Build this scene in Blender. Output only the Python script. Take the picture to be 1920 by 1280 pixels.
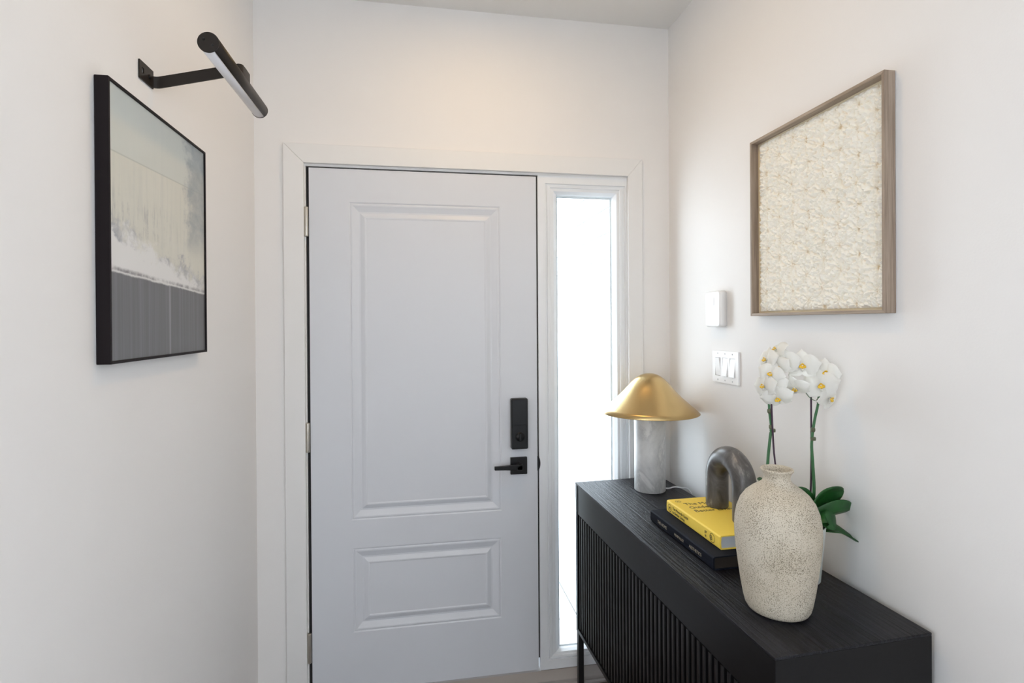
import bpy, bmesh, math, random
from mathutils import Vector, Matrix, noise

sc = bpy.context.scene
for o in list(bpy.data.objects):
    bpy.data.objects.remove(o)
LINK = sc.collection.objects.link
V = Vector

# ------------------------------------------------------------------ camera
CAM = V((0.4304, -2.183, 1.4717))
YAW, PITCH, ROLL = 0.1697, -0.0035, -0.0063
fw = V((math.sin(YAW) * math.cos(PITCH), math.cos(YAW) * math.cos(PITCH), math.sin(PITCH)))
r0 = V((math.cos(YAW), -math.sin(YAW), 0)); u0 = r0.cross(fw)
rt = r0 * math.cos(ROLL) + u0 * math.sin(ROLL); up = u0 * math.cos(ROLL) - r0 * math.sin(ROLL)
cd = bpy.data.cameras.new('camera'); cam = bpy.data.objects.new('camera', cd); LINK(cam)
cam.matrix_world = Matrix(((rt.x, up.x, -fw.x, CAM.x), (rt.y, up.y, -fw.y, CAM.y), (rt.z, up.z, -fw.z, CAM.z), (0, 0, 0, 1)))
cd.sensor_width = 36; cd.lens = 18.75; cd.shift_y = -0.0165; cd.clip_start = 0.02
sc.camera = cam

# ------------------------------------------------------------------ world and lights
w = bpy.data.worlds.new('overcast_sky'); sc.world = w; w.use_nodes = True
bg = w.node_tree.nodes['Background']
bg.inputs['Color'].default_value = (0.845, 0.93, 1.03, 1); bg.inputs['Strength'].default_value = 15.0


def portal(name, loc, sx, sz, into_plus_y):
    l = bpy.data.lights.new(name, 'AREA'); l.shape = 'RECTANGLE'; l.size = sx; l.size_y = sz
    l.cycles.is_portal = True
    o = bpy.data.objects.new(name, l); LINK(o); o.location = loc
    o.rotation_euler = (math.radians(90 if into_plus_y else -90), 0, 0)


def side_portal(name, loc, sy, sz, sgn):
    l = bpy.data.lights.new(name, 'AREA'); l.shape = 'RECTANGLE'; l.size = sz; l.size_y = sy
    l.cycles.is_portal = True
    o = bpy.data.objects.new(name, l); LINK(o); o.location = loc
    o.rotation_euler = (0, math.radians(-90 * sgn), 0)


def downlight_lamp(name, loc, power, size=0.11):
    l = bpy.data.lights.new(name, 'AREA'); l.shape = 'DISK'; l.size = size; l.energy = power; l.color = (1.0, 0.65, 0.27)
    o = bpy.data.objects.new(name, l); LINK(o); o.location = loc


portal('sidelight_portal', (1.128, 0.16, 1.05), 0.42, 2.1, False)
side_portal('left_fill_portal', (-0.21, -2.25, 1.4), 0.46, 0.68, 1)  # sky sampling at the added left-wall fill opening
side_portal('right_fill_portal', (1.52, -3.625, 1.4), 1.15, 1.7, -1)  # same for the larger fill opening added in the right wall
downlight_lamp('downlight', (0.67, -0.68, 2.735), 6.1)
sc.view_settings.view_transform = 'Standard'; sc.view_settings.look = 'None'
sc.view_settings.exposure = -0.47; sc.view_settings.gamma = 1; sc.view_settings.use_curve_mapping = False
sc.cycles.max_bounces = 12; sc.cycles.diffuse_bounces = 8; sc.cycles.transparent_max_bounces = 16

# ------------------------------------------------------------------ materials


class NT:
    def __init__(s, name):
        s.m = bpy.data.materials.new(name); s.m.use_nodes = True
        s.t = s.m.node_tree; s.b = s.t.nodes['Principled BSDF']

    def n(s, typ, **kw):
        nd = s.t.nodes.new(typ)
        for k, v in kw.items():
            if k in nd.inputs.keys():
                nd.inputs[k].default_value = v
            else:
                setattr(nd, k, v)
        return nd

    def l(s, a, ao, b, bi):
        s.t.links.new(a.outputs[ao], b.inputs[bi])

    def coord(s, scale=(1, 1, 1), rot=(0, 0, 0), src='Object'):
        tc = s.n('ShaderNodeTexCoord'); mp = s.n('ShaderNodeMapping')
        mp.inputs['Scale'].default_value = scale; mp.inputs['Rotation'].default_value = rot
        s.l(tc, src, mp, 'Vector'); return mp

    def ramp(s, stops, interp='LINEAR'):
        r = s.n('ShaderNodeValToRGB'); e = r.color_ramp.elements; r.color_ramp.interpolation = interp
        while len(e) < len(stops):
            e.new(0.5)
        for i, (p, c) in enumerate(stops):
            e[i].position = p; e[i].color = (*c, 1) if len(c) == 3 else c
        return r


def mat(name, col, rough=0.5, metal=0.0, bump=None, bdist=0.001, spec=0.5, **kw):
    q = NT(name); b = q.b
    b.inputs['Base Color'].default_value = (*col, 1); b.inputs['Roughness'].default_value = rough
    b.inputs['Metallic'].default_value = metal; b.inputs['Specular IOR Level'].default_value = spec
    for k, v in kw.items():
        b.inputs[k].default_value = v
    if bump:
        mp = q.coord(); nz = q.n('ShaderNodeTexNoise', Scale=bump[0], Detail=3.0); q.l(mp, 0, nz, 'Vector')
        bp = q.n('ShaderNodeBump', Strength=bump[1], Distance=bdist); q.l(nz, 0, bp, 'Height'); q.l(bp, 0, b, 'Normal')
    return q.m


M = {}
M['wall'] = mat('wall_paint', (0.80, 0.785, 0.77), 0.6, bump=(220, 0.25), bdist=0.0006, spec=0.3)
M['ceiling'] = mat('ceiling_paint', (0.78, 0.775, 0.76), 0.8, bump=(150, 0.3), spec=0.2)
M['trim'] = mat('trim_paint', (0.775, 0.77, 0.76), 0.42, bump=(60, 0.04), spec=0.4)
M['door'] = mat('door_paint', (0.66, 0.68, 0.72), 0.38, bump=(90, 0.06), spec=0.45)
M['vinyl'] = mat('white_vinyl', (0.78, 0.80, 0.82), 0.4, bump=(80, 0.02))
M['gasket'] = mat('black_gasket', (0.012, 0.011, 0.012), 0.7, bump=(100, 0.1))
M['spacer'] = mat('grey_spacer', (0.30, 0.32, 0.36), 0.5, bump=(100, 0.1))
M['hinge'] = mat('satin_nickel', (0.55, 0.52, 0.46), 0.38, 1.0, bump=(300, 0.05))
M['blackmetal'] = mat('matt_black_metal', (0.010, 0.010, 0.011), 0.42, 0.0, bump=(400, 0.08), bdist=0.0004, spec=0.3)
M['keypad'] = mat('black_plastic', (0.008, 0.009, 0.010), 0.35, bump=(300, 0.05), spec=0.3)
M['frame_black'] = mat('black_stained_frame', (0.008, 0.005, 0.006), 0.55, bump=(120, 0.1), spec=0.2)
M['bronze'] = mat('dark_bronze_metal', (0.022, 0.017, 0.014), 0.42, 0.2, spec=0.3, bump=(500, 0.12), bdist=0.0004)
M['diffuser'] = mat('frosted_lens', (0.80, 0.79, 0.81), 0.5, bump=(200, 0.03))
M['plastic'] = mat('white_plastic', (0.86, 0.86, 0.86), 0.35, bump=(200, 0.02))
M['screw'] = mat('screw_head', (0.55, 0.55, 0.58), 0.4, bump=(200, 0.05))
M['gapdark'] = mat('grey_recess', (0.48, 0.47, 0.50), 0.6, bump=(200, 0.05))
M['cordwhite'] = mat('white_cord', (0.78, 0.78, 0.80), 0.4, bump=(200, 0.02))
M['pages'] = mat('grey_page_block', (0.50, 0.53, 0.58), 0.8, bump=(40, 0.2))
M['brownpages'] = mat('black_page_block', (0.020, 0.013, 0.009), 0.8, bump=(40, 0.2))
M['yellow'] = mat('yellow_cloth', (0.97, 0.71, 0.11), 0.6, bump=(1500, 0.25), bdist=0.0003, spec=0.3)
M['ink'] = mat('black_ink', (0.03, 0.025, 0.015), 0.6, bump=(200, 0.05))
M['gilt'] = mat('gilt_lettering', (0.50, 0.45, 0.36), 0.45, 0.3, bump=(900, 0.3))
M['blackcloth'] = mat('black_book_cloth', (0.007, 0.009, 0.017), 0.7, bump=(1200, 0.4), bdist=0.0004, spec=0.15)
M['stem'] = mat('green_stem', (0.035, 0.13, 0.045), 0.45, bump=(120, 0.2))
M['stake'] = mat('purple_stake', (0.045, 0.018, 0.040), 0.6, bump=(120, 0.2))
M['pot'] = mat('pale_ceramic', (0.70, 0.76, 0.72), 0.35, bump=(80, 0.03))
M['moss'] = mat('bark_mix', (0.10, 0.065, 0.035), 0.9, bump=(120, 0.8), bdist=0.004)
M['threshold'] = mat('weathered_sill', (0.34, 0.31, 0.29), 0.55, bump=(90, 0.2))
M['siding'] = mat('grey_siding', (0.27, 0.275, 0.28), 0.6, bump=(60, 0.1))
M['paver'] = mat('pale_paver', (0.60, 0.60, 0.59), 0.85, bump=(150, 0.4))
M['porch'] = mat('porch_concrete', (0.62, 0.62, 0.61), 0.7, bump=(80, 0.1))
M['lip'] = mat('yellow_lip', (0.80, 0.50, 0.03), 0.5, bump=(300, 0.2))
M['sapling'] = mat('stem_node', (0.10, 0.11, 0.06), 0.6, bump=(100, 0.2))


def petal_mat():
    q = NT('white_petal'); b = q.b
    b.inputs['Base Color'].default_value = (0.86, 0.85, 0.81, 1); b.inputs['Roughness'].default_value = 0.6
    mp = q.coord((60, 8, 8)); nz = q.n('ShaderNodeTexNoise', Scale=30.0, Detail=2.0); q.l(mp, 0, nz, 'Vector')
    bp = q.n('ShaderNodeBump', Strength=0.15, Distance=0.001); q.l(nz, 0, bp, 'Height'); q.l(bp, 0, b, 'Normal')
    tr = q.n('ShaderNodeBsdfTranslucent', Color=(0.85, 0.84, 0.78, 1)); mx = q.n('ShaderNodeMixShader'); mx.inputs[0].default_value = 0.3
    out = q.t.nodes['Material Output']
    q.l(b, 0, mx, 1); q.l(tr, 0, mx, 2); q.l(mx, 0, out, 'Surface'); return q.m


M['petal'] = petal_mat()


def leaf_mat():
    q = NT('orchid_leaf'); b = q.b; mp = q.coord((1, 1, 1))
    nz = q.n('ShaderNodeTexNoise', Scale=25.0, Detail=3.0); q.l(mp, 0, nz, 'Vector')
    r = q.ramp([(0.3, (0.006, 0.055, 0.010)), (0.75, (0.016, 0.12, 0.018))]); q.l(nz, 0, r, 0); q.l(r, 0, b, 'Base Color')
    b.inputs['Roughness'].default_value = 0.45; return q.m


M['leaf'] = leaf_mat()


def glass_mat():
    q = NT('window_glass'); q.t.nodes.remove(q.b)
    tr = q.n('ShaderNodeBsdfTransparent', Color=(0.97, 0.985, 0.98, 1)); gl = q.n('ShaderNodeBsdfGlossy', Roughness=0.0)
    lw = q.n('ShaderNodeLayerWeight', Blend=0.5); mx = q.n('ShaderNodeMixShader')
    p5 = q.n('ShaderNodeMath', operation='POWER'); q.l(lw, 'Facing', p5, 0); p5.inputs[1].default_value = 5.0
    fr = q.n('ShaderNodeMath', operation='MULTIPLY_ADD'); q.l(p5, 0, fr, 0); fr.inputs[1].default_value = 0.96; fr.inputs[2].default_value = 0.04
    q.l(fr, 0, mx, 0); q.l(tr, 0, mx, 1); q.l(gl, 0, mx, 2); q.l(mx, 0, q.t.nodes['Material Output'], 'Surface')
    return q.m


M['glass'] = glass_mat()


def wood(name, c0, c1, grain_axis, scale, rough, bump=0.2, bdist=0.0008, spec=0.5):
    """straight-grained wood: noise stretched along grain_axis (0 x, 1 y, 2 z) in object space"""
    q = NT(name); b = q.b; s = [scale] * 3; s[grain_axis] = scale * 0.03
    mp = q.coord(s); nz = q.n('ShaderNodeTexNoise', Scale=1.0, Detail=6.0, Roughness=0.65, Distortion=0.3); q.l(mp, 0, nz, 'Vector')
    r = q.ramp([(0.32, c0), (0.68, c1)]); q.l(nz, 0, r, 0); q.l(r, 0, b, 'Base Color')
    b.inputs['Roughness'].default_value = rough; b.inputs['Specular IOR Level'].default_value = spec
    bp = q.n('ShaderNodeBump', Strength=bump, Distance=bdist); q.l(nz, 0, bp, 'Height'); q.l(bp, 0, b, 'Normal'); return q.m


M['cab_top'] = wood('black_oak_grain', (0.002, 0.002, 0.0025), (0.020, 0.020, 0.027), 1, 110, 0.36, 1.0, 0.003, 0.22)
M['cab'] = wood('black_satin_lacquer', (0.0022, 0.0022, 0.0026), (0.0045, 0.0045, 0.0055), 1, 160, 0.33, 0.05, 0.0003, 0.25)
M['cab_slat'] = wood('black_slat', (0.003, 0.003, 0.0035), (0.007, 0.0065, 0.007), 2, 160, 0.34, 0.08, 0.0004, 0.5)
M['floorwood'] = wood('dark_floor_wood', (0.055, 0.035, 0.028), (0.13, 0.085, 0.065), 0, 60, 0.35, 0.1)
M['oak_v'] = wood('greyed_oak_upright', (0.20, 0.145, 0.105), (0.40, 0.315, 0.245), 2, 170, 0.6, 0.25, 0.0005)
M['oak_h'] = wood('greyed_oak_rail', (0.24, 0.18, 0.13), (0.44, 0.355, 0.28), 1, 170, 0.6, 0.25, 0.0005)


def brass():
    q = NT('brushed_brass'); b = q.b
    b.inputs['Metallic'].default_value = 1.0; b.inputs['Roughness'].default_value = 0.27
    b.inputs['Base Color'].default_value = (0.56, 0.40, 0.185, 1)
    b.inputs['Anisotropic'].default_value = 0.6
    tg = q.n('ShaderNodeTangent'); tg.direction_type = 'RADIAL'; tg.axis = 'Z'; q.l(tg, 0, b, 'Tangent')
    mp = q.coord((1, 1, 260)); nz = q.n('ShaderNodeTexNoise', Scale=2.0, Detail=2.0); q.l(mp, 0, nz, 'Vector')
    bp = q.n('ShaderNodeBump', Strength=0.06, Distance=0.0003); q.l(nz, 0, bp, 'Height'); q.l(bp, 0, b, 'Normal'); return q.m


M['brass'] = brass()


def marble(name, base, vein, scale, rough, amount=0.5):
    q = NT(name); b = q.b; mp = q.coord((1, 1, 0.55), (0.5, 0.3, 0.2))
    n1 = q.n('ShaderNodeTexNoise', Scale=scale, Detail=8.0, Roughness=0.62, Distortion=1.6); q.l(mp, 0, n1, 'Vector')
    r = q.ramp([(0.30, base), (0.47, [a * (1 - amount) + c * amount for a, c in zip(base, vein)]), (0.52, vein), (0.58, base), (0.8, base)])
    q.l(n1, 0, r, 0); q.l(r, 0, b, 'Base Color'); b.inputs['Roughness'].default_value = rough; return q.m


M['marble_white'] = marble('white_marble', (0.76, 0.755, 0.745), (0.55, 0.55, 0.55), 7.0, 0.4, 0.6)


def grey_marble():
    q = NT('grey_marble'); b = q.b; mp = q.coord((1, 1, 0.5), (0.4, 0.5, 0.1))
    n1 = q.n('ShaderNodeTexNoise', Scale=18.0, Detail=8.0, Roughness=0.6, Distortion=1.2); q.l(mp, 0, n1, 'Vector')
    r = q.ramp([(0.28, (0.030, 0.027, 0.025)), (0.45, (0.075, 0.070, 0.066)), (0.58, (0.115, 0.108, 0.104)), (0.66, (0.27, 0.255, 0.24)), (0.71, (0.10, 0.095, 0.09))])
    q.l(n1, 0, r, 0); q.l(r, 0, b, 'Base Color'); b.inputs['Roughness'].default_value = 0.34; return q.m


M['marble_grey'] = grey_marble()


def stoneware():
    q = NT('speckled_stoneware'); b = q.b; mp = q.coord()
    big = q.n('ShaderNodeTexNoise', Scale=9.0, Detail=4.0); q.l(mp, 0, big, 'Vector')
    r0_ = q.ramp([(0.3, (0.52, 0.455, 0.355)), (0.7, (0.62, 0.57, 0.475))]); q.l(big, 0, r0_, 0)
    sp = q.n('ShaderNodeTexNoise', Scale=520.0, Detail=3.0, Roughness=0.65); q.l(mp, 0, sp, 'Vector')
    pt = q.n('ShaderNodeTexNoise', Scale=14.0, Detail=3.0); q.l(mp, 0, pt, 'Vector')
    mul = q.n('ShaderNodeMath', operation='MULTIPLY_ADD'); q.l(pt, 0, mul, 0); mul.inputs[1].default_value = 0.20; q.l(sp, 0, mul, 2)
    r1 = q.ramp([(0.625, (0, 0, 0)), (0.72, (1, 1, 1))]); q.l(mul, 0, r1, 0)
    mx = q.n('ShaderNodeMix', data_type='RGBA'); q.l(r1, 0, mx, 0); q.t.links.new(r0_.outputs[0], mx.inputs[6]); mx.inputs[7].default_value = (0.17, 0.14, 0.10, 1)
    q.t.links.new(mx.outputs[2], b.inputs['Base Color']); b.inputs['Roughness'].default_value = 0.85
    b.inputs['Specular IOR Level'].default_value = 0.2
    bp = q.n('ShaderNodeBump', Strength=0.5, Distance=0.001, invert=True); q.l(mul, 0, bp, 'Height'); q.l(bp, 0, b, 'Normal'); return q.m


M['stoneware'] = stoneware()


def paper():
    q = NT('ivory_paper'); b = q.b; mp = q.coord()
    at = q.n('ShaderNodeAttribute', attribute_name='crease')
    nz = q.n('ShaderNodeTexNoise', Scale=300.0, Detail=2.0); q.l(mp, 0, nz, 'Vector')
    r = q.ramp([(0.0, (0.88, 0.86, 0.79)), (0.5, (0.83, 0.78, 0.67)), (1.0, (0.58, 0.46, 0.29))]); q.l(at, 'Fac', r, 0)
    q.l(r, 0, b, 'Base Color'); b.inputs['Roughness'].default_value = 0.75
    bp = q.n('ShaderNodeBump', Strength=0.15, Distance=0.0005); q.l(nz, 0, bp, 'Height'); q.l(bp, 0, b, 'Normal'); return q.m


M['paper'] = paper()
M['mat_board'] = mat('cream_board', (0.66, 0.56, 0.38), 0.8, bump=(200, 0.1))


def painting():
    """abstract picture: charcoal ground, slanted white drift, pale cream sky with blue-grey washes. x = 0..1 across, y = 0..1 up (UV)"""
    q = NT('abstract_paint'); b = q.b
    tc = q.n('ShaderNodeTexCoord'); sep = q.n('ShaderNodeSeparateXYZ'); q.l(tc, 'UV', sep, 0)

    def math_(op, a, bb=None, c=None):
        nd = q.n('ShaderNodeMath', operation=op)
        for i, val in enumerate((a, bb, c)):
            if val is None:
                continue
            if isinstance(val, (int, float)):
                nd.inputs[i].default_value = val
            else:
                q.t.links.new(val, nd.inputs[i])
        return nd.outputs[0]

    def nz(scale, sx, sy, det=5.0, rough=0.6):
        mp = q.n('ShaderNodeMapping'); q.l(tc, 'UV', mp, 'Vector'); mp.inputs['Scale'].default_value = (sx, sy, 1)
        n = q.n('ShaderNodeTexNoise', Scale=scale, Detail=det, Roughness=rough); q.l(mp, 0, n, 'Vector'); return n.outputs[0]

    def mix(f, a, c):
        mx = q.n('ShaderNodeMix', data_type='RGBA')
        q.t.links.new(f, mx.inputs[0])
        for i, val in ((6, a), (7, c)):
            if isinstance(val, tuple):
                mx.inputs[i].default_value = (*val, 1)
            else:
                q.t.links.new(val, mx.inputs[i])
        return mx.outputs[2]

    def step(val, lo, hi):
        nd = q.n('ShaderNodeMapRange', interpolation_type='SMOOTHSTEP'); q.t.links.new(val, nd.inputs[0])
        nd.inputs[1].default_value = lo; nd.inputs[2].default_value = hi; return nd.outputs[0]
    x, y = sep.outputs[0], sep.outputs[1]
    streak = nz(1.0, 26, 1.2); blot = nz(3.2, 1, 1, 6.0, 0.7); rough_ = nz(9.0, 1, 1.4, 6.0, 0.7); hatch = nz(1.0, 45, 5)
    # sky: cream with vertical drags
    sky = mix(math_('MULTIPLY', step(streak, 0.42, 0.75), step(blot, 0.35, 0.6)), (0.62, 0.605, 0.53), (0.52, 0.52, 0.475))
    sky = mix(math_('MULTIPLY', step(blot, 0.45, 0.7), 0.5), sky, (0.66, 0.64, 0.57))
    # pale blue-green band along the top, with a thin ruled lower edge
    band = step(math_('ADD', y, math_('MULTIPLY', x, -0.03)), 0.757, 0.762)
    sky = mix(math_('MULTIPLY', band, 0.75), sky, (0.55, 0.575, 0.54))
    line = math_('MULTIPLY', step(math_('ADD', y, math_('MULTIPLY', x, -0.03)), 0.752, 0.757), math_('SUBTRACT', 1.0, step(math_('ADD', y, math_('MULTIPLY', x, -0.03)), 0.757, 0.762)))
    sky = mix(math_('MULTIPLY', line, 0.5), sky, (0.30, 0.34, 0.32))
    # blue-grey smear down the right-hand edge
    col = math_('MULTIPLY', step(math_('ADD', x, math_('MULTIPLY', rough_, 0.30)), 0.86, 0.99), step(y, 0.42, 0.60))
    sky = mix(math_('MULTIPLY', col, math_('MULTIPLY', rough_, 1.35)), sky, (0.27, 0.30, 0.32))
    # grey hatching on the left above the drift
    ht = math_('MULTIPLY', math_('MULTIPLY', step(hatch, 0.45, 0.60), step(rough_, 0.38, 0.60)), math_('MULTIPLY', math_('SUBTRACT', 1.0, step(x, 0.30, 0.85)), math_('MULTIPLY', step(y, 0.44, 0.52), math_('SUBTRACT', 1.0, step(y, 0.56, 0.66)))))
    sky = mix(math_('MULTIPLY', ht, 0.5), sky, (0.31, 0.31, 0.32))
    # white drift: slants down to the right
    edge = math_('ADD', math_('ADD', y, math_('MULTIPLY', x, 0.17)), math_('MULTIPLY', math_('SUBTRACT', rough_, 0.5), 0.30))
    drift = math_('SUBTRACT', 1.0, step(edge, 0.46, 0.53))
    dl = math_('MULTIPLY', step(edge, 0.45, 0.49), math_('SUBTRACT', 1.0, step(edge, 0.50, 0.56)))
    c = mix(drift, sky, (0.70, 0.695, 0.68))
    c = mix(math_('MULTIPLY', dl, math_('MULTIPLY', step(blot, 0.42, 0.62), 0.8)), c, (0.27, 0.28, 0.32))
    # charcoal ground
    e2 = math_('ADD', math_('ADD', y, math_('MULTIPLY', x, 0.040)), math_('MULTIPLY', math_('SUBTRACT', rough_, 0.5), 0.018))
    gl = math_('MULTIPLY', step(e2, 0.325, 0.333), math_('SUBTRACT', 1.0, step(e2, 0.335, 0.35)))
    c = mix(math_('MULTIPLY', gl, step(blot, 0.40, 0.6)), c, (0.16, 0.145, 0.16))
    g = mix(step(nz(1.0, 34, 0.5, 3.0), 0.40, 0.72), (0.135, 0.135, 0.142), (0.175, 0.173, 0.190))
    vl = math_('MULTIPLY', step(x, 0.535, 0.545), math_('SUBTRACT', 1.0, step(x, 0.55, 0.562)))
    g = mix(math_('MULTIPLY', vl, 0.45), g, (0.36, 0.36, 0.38))
    c = mix(math_('SUBTRACT', 1.0, step(e2, 0.318, 0.328)), c, g)
    q.t.links.new(c, b.inputs['Base Color']); b.inputs['Roughness'].default_value = 0.45
    bp = q.n('ShaderNodeBump', Strength=0.12, Distance=0.0008); q.t.links.new(rough_, bp.inputs['Height']); q.l(bp, 0, b, 'Normal'); return q.m


M['painting'] = painting()

# ------------------------------------------------------------------ mesh helpers


class B:
    def __init__(s):
        s.v = []; s.f = []; s.sm = []

    def add(s, vs, fs, smooth=False):
        o = len(s.v); s.v += [tuple(p) for p in vs]
        s.f += [tuple(i + o for i in f) for f in fs]; s.sm += [smooth] * len(fs); return s

    def box(s, a, b):
        (x0, y0, z0), (x1, y1, z1) = tuple(min(p, q) for p, q in zip(a, b)), tuple(max(p, q) for p, q in zip(a, b))
        return s.add([(x0, y0, z0), (x1, y0, z0), (x1, y1, z0), (x0, y1, z0), (x0, y0, z1), (x1, y0, z1), (x1, y1, z1), (x0, y1, z1)],
                     [(3, 2, 1, 0), (4, 5, 6, 7), (0, 1, 5, 4), (1, 2, 6, 5), (2, 3, 7, 6), (3, 0, 4, 7)])

    def rings(s, rings, closed=True, cap0=False, cap1=False, smooth=True, loop=True):
        n = len(rings[0]); o = len(s.v)
        for r in rings:
            s.v += [tuple(p) for p in r]
        for i in range(len(rings) - 1):
            for j in range(n if loop else n - 1):
                k = (j + 1) % n
                s.f.append((o + i * n + j, o + i * n + k, o + (i + 1) * n + k, o + (i + 1) * n + j)); s.sm.append(smooth)
        if cap0:
            s.f.append(tuple(o + j for j in reversed(range(n)))); s.sm.append(False)
        if cap1:
            s.f.append(tuple(o + (len(rings) - 1) * n + j for j in range(n))); s.sm.append(False)
        return s

    def lathe(s, prof, seg=64, c=(0, 0, 0)):
        rs = [[(c[0] + r * math.cos(2 * math.pi * j / seg), c[1] + r * math.sin(2 * math.pi * j / seg), c[2] + z) for j in range(seg)] for r, z in prof]
        return s.rings(rs, cap0=True, cap1=True)

    def tube(s, pts, rad, seg=12):
        pts = [V(p) for p in pts]; rs = []
        ref = V((0.13, 0.2, 0.97)).normalized()
        for i, p in enumerate(pts):
            t = (pts[min(i + 1, len(pts) - 1)] - pts[max(i - 1, 0)]).normalized()
            if abs(t.dot(ref)) > 0.98:
                ref = V((1, 0.1, 0)).normalized()
            a = t.cross(ref).normalized(); b = t.cross(a); r = rad[i] if isinstance(rad, (list, tuple)) else rad
            rs.append([p + r * (math.cos(2 * math.pi * j / seg) * a + math.sin(2 * math.pi * j / seg) * b) for j in range(seg)])
        return s.rings(rs, cap0=True, cap1=True)

    def obj(s, name, m, parent=None, bevel=0.0, seg=2, loc=None):
        me = bpy.data.meshes.new(name); me.from_pydata(s.v, [], s.f); me.materials.append(m)
        me.polygons.foreach_set('use_smooth', s.sm)
        bm = bmesh.new(); bm.from_mesh(me)
        bmesh.ops.recalc_face_normals(bm, faces=bm.faces)
        if bevel:
            es = [e for e in bm.edges if len(e.link_faces) == 2 and e.calc_face_angle(0) > 0.6]
            bmesh.ops.bevel(bm, geom=es, offset=bevel, segments=seg, affect='EDGES', profile=0.5, clamp_overlap=True)
        bm.to_mesh(me); bm.free(); me.update()
        o = bpy.data.objects.new(name, me); LINK(o)
        if parent:
            o.parent = parent
        if loc:
            o.location = loc
        return o


def spline(pts, n=8):
    P = [V(p) for p in pts]; out = []
    for i in range(len(P) - 1):
        p0, p1, p2, p3 = P[max(i - 1, 0)], P[i], P[i + 1], P[min(i + 2, len(P) - 1)]
        for k in range(n):
            t = k / n
            out.append(0.5 * ((2 * p1) + (p2 - p0) * t + (2 * p0 - 5 * p1 + 4 * p2 - p3) * t * t + (3 * p1 - p0 - 3 * p2 + p3) * t ** 3))
    out.append(P[-1]); return out


def root(name, loc, label, cat, rz=0, group=None):
    o = bpy.data.objects.new(name, None); LINK(o); o.empty_display_size = 0.05
    o.location = loc; o.rotation_euler = (0, 0, rz); o['label'] = label; o['category'] = cat
    if group:
        o['group'] = group
    return o


def struct(o):
    o['kind'] = 'structure'; return o


def text(name, body, size, parent, org, xd, yd, m, sx=1.0, align='LEFT'):
    cu = bpy.data.curves.new(name, 'FONT'); cu.body = body; cu.size = size; cu.extrude = 0.00015; cu.align_x = align; cu.resolution_u = 3
    t = bpy.data.objects.new(name, cu); LINK(t)
    dg = bpy.context.evaluated_depsgraph_get(); me = bpy.data.meshes.new_from_object(t.evaluated_get(dg))
    bpy.data.objects.remove(t); me.materials.clear(); me.materials.append(m)
    xd, yd = V(xd).normalized(), V(yd).normalized(); zd = xd.cross(yd)
    me.transform(Matrix(((xd.x * sx, yd.x, zd.x, org[0]), (xd.y * sx, yd.y, zd.y, org[1]), (xd.z * sx, yd.z, zd.z, org[2]), (0, 0, 0, 1))))
    me.name = name; o = bpy.data.objects.new(name, me); LINK(o); o.parent = parent; return o


# ------------------------------------------------------------------ room shell
XL, XR, ZF, ZC, YB = -0.1945, 1.5038, -0.035, 2.7475, -4.5
SIDE_OPEN = {'wall_left': [(-2.48, -2.02, 1.06, 1.74)], 'wall_right': [(-4.2, -3.05, 0.55, 2.25)]}  # unseen openings behind the viewpoint, added and sized to let in fill light
for nm, x0, x1 in (('wall_left', XL - 0.12, XL), ('wall_right', XR, XR + 0.12)):
    b = B(); y = 0.14
    for y0, y1, z0, z1 in SIDE_OPEN[nm]:
        b.box((x0, y1, ZF - 0.1), (x1, y, ZC + 0.1)).box((x0, y0, ZF - 0.1), (x1, y1, z0)).box((x0, y0, z1), (x1, y1, ZC + 0.1)); y = y0
    b.box((x0, YB, ZF - 0.1), (x1, y, ZC + 0.1))
    struct(b.obj(nm, M['wall']))
b = B().box((XL, 0, ZF), (-0.022, 0.14, ZC)).box((1.328, 0, ZF), (XR, 0.14, ZC)).box((-0.022, 0, 2.108), (1.328, 0.14, ZC))
struct(b.obj('wall_door', M['wall']))
b = B().box((XL, YB, ZC), (XR, 0.14, ZC + 0.1)); struct(b.obj('ceiling', M['ceiling']))
struct(B().box((XL, YB - 0.1, ZF), (XR, YB, ZC)).obj('wall_back', M['wall']))
fl = struct(B().box((XL, YB, ZF - 0.1), (XR, 0.0, ZF - 0.012)).obj('floor', M['floorwood']))
random.seed(4)
pw = 0.128; yy = -0.004; row = 0
while yy > -2.6:
    x = XL - random.uniform(0.1, 0.8)
    while x < XR:
        ln = random.uniform(0.8, 1.3); x0, x1 = max(x, XL + 0.001), min(x + ln, XR - 0.001)
        if x1 - x0 > 0.02:
            B().box((x0 - (x0 + x1) / 2, -pw + 0.002, 0), (x1 - (x0 + x1) / 2 - 0.0015, 0, 0.012 - random.uniform(0, 0.0006))).obj('plank', M['floorwood'], fl, 0.0008, 1, loc=((x0 + x1) / 2, yy, ZF - 0.012))
        x += ln
    yy -= pw; row += 1
# baseboards
struct(B().box((XL, YB, ZF), (XL + 0.013, -0.001, ZF + 0.075)).obj('baseboard_left', M['trim'], None, 0.003))
struct(B().box((XR - 0.013, YB, ZF), (XR, -0.001, ZF + 0.075)).obj('baseboard_right', M['trim'], None, 0.003))
struct(B().box((1.376, -0.013, ZF), (XR - 0.014, 0, ZF + 0.075)).obj('baseboard_front', M['trim'], None, 0.003))
struct(B().box((XL + 0.014, -0.013, ZF), (-0.088, 0, ZF + 0.075)).obj('baseboard_front', M['trim'], None, 0.003))
# casings (mitred)
zi, zo = 2.096, 2.170


def prism(name, poly, y0, y1, m, parent=None, bevel=0.002):
    n = len(poly)
    b = B().add([(x, y0, z) for x, z in poly] + [(x, y1, z) for x, z in poly],
                [tuple(range(n)), tuple(n + i for i in reversed(range(n)))] + [(i, (i + 1) % n, n + (i + 1) % n, n + i) for i in range(n)])
    return b.obj(name, m, parent, bevel)


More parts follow.
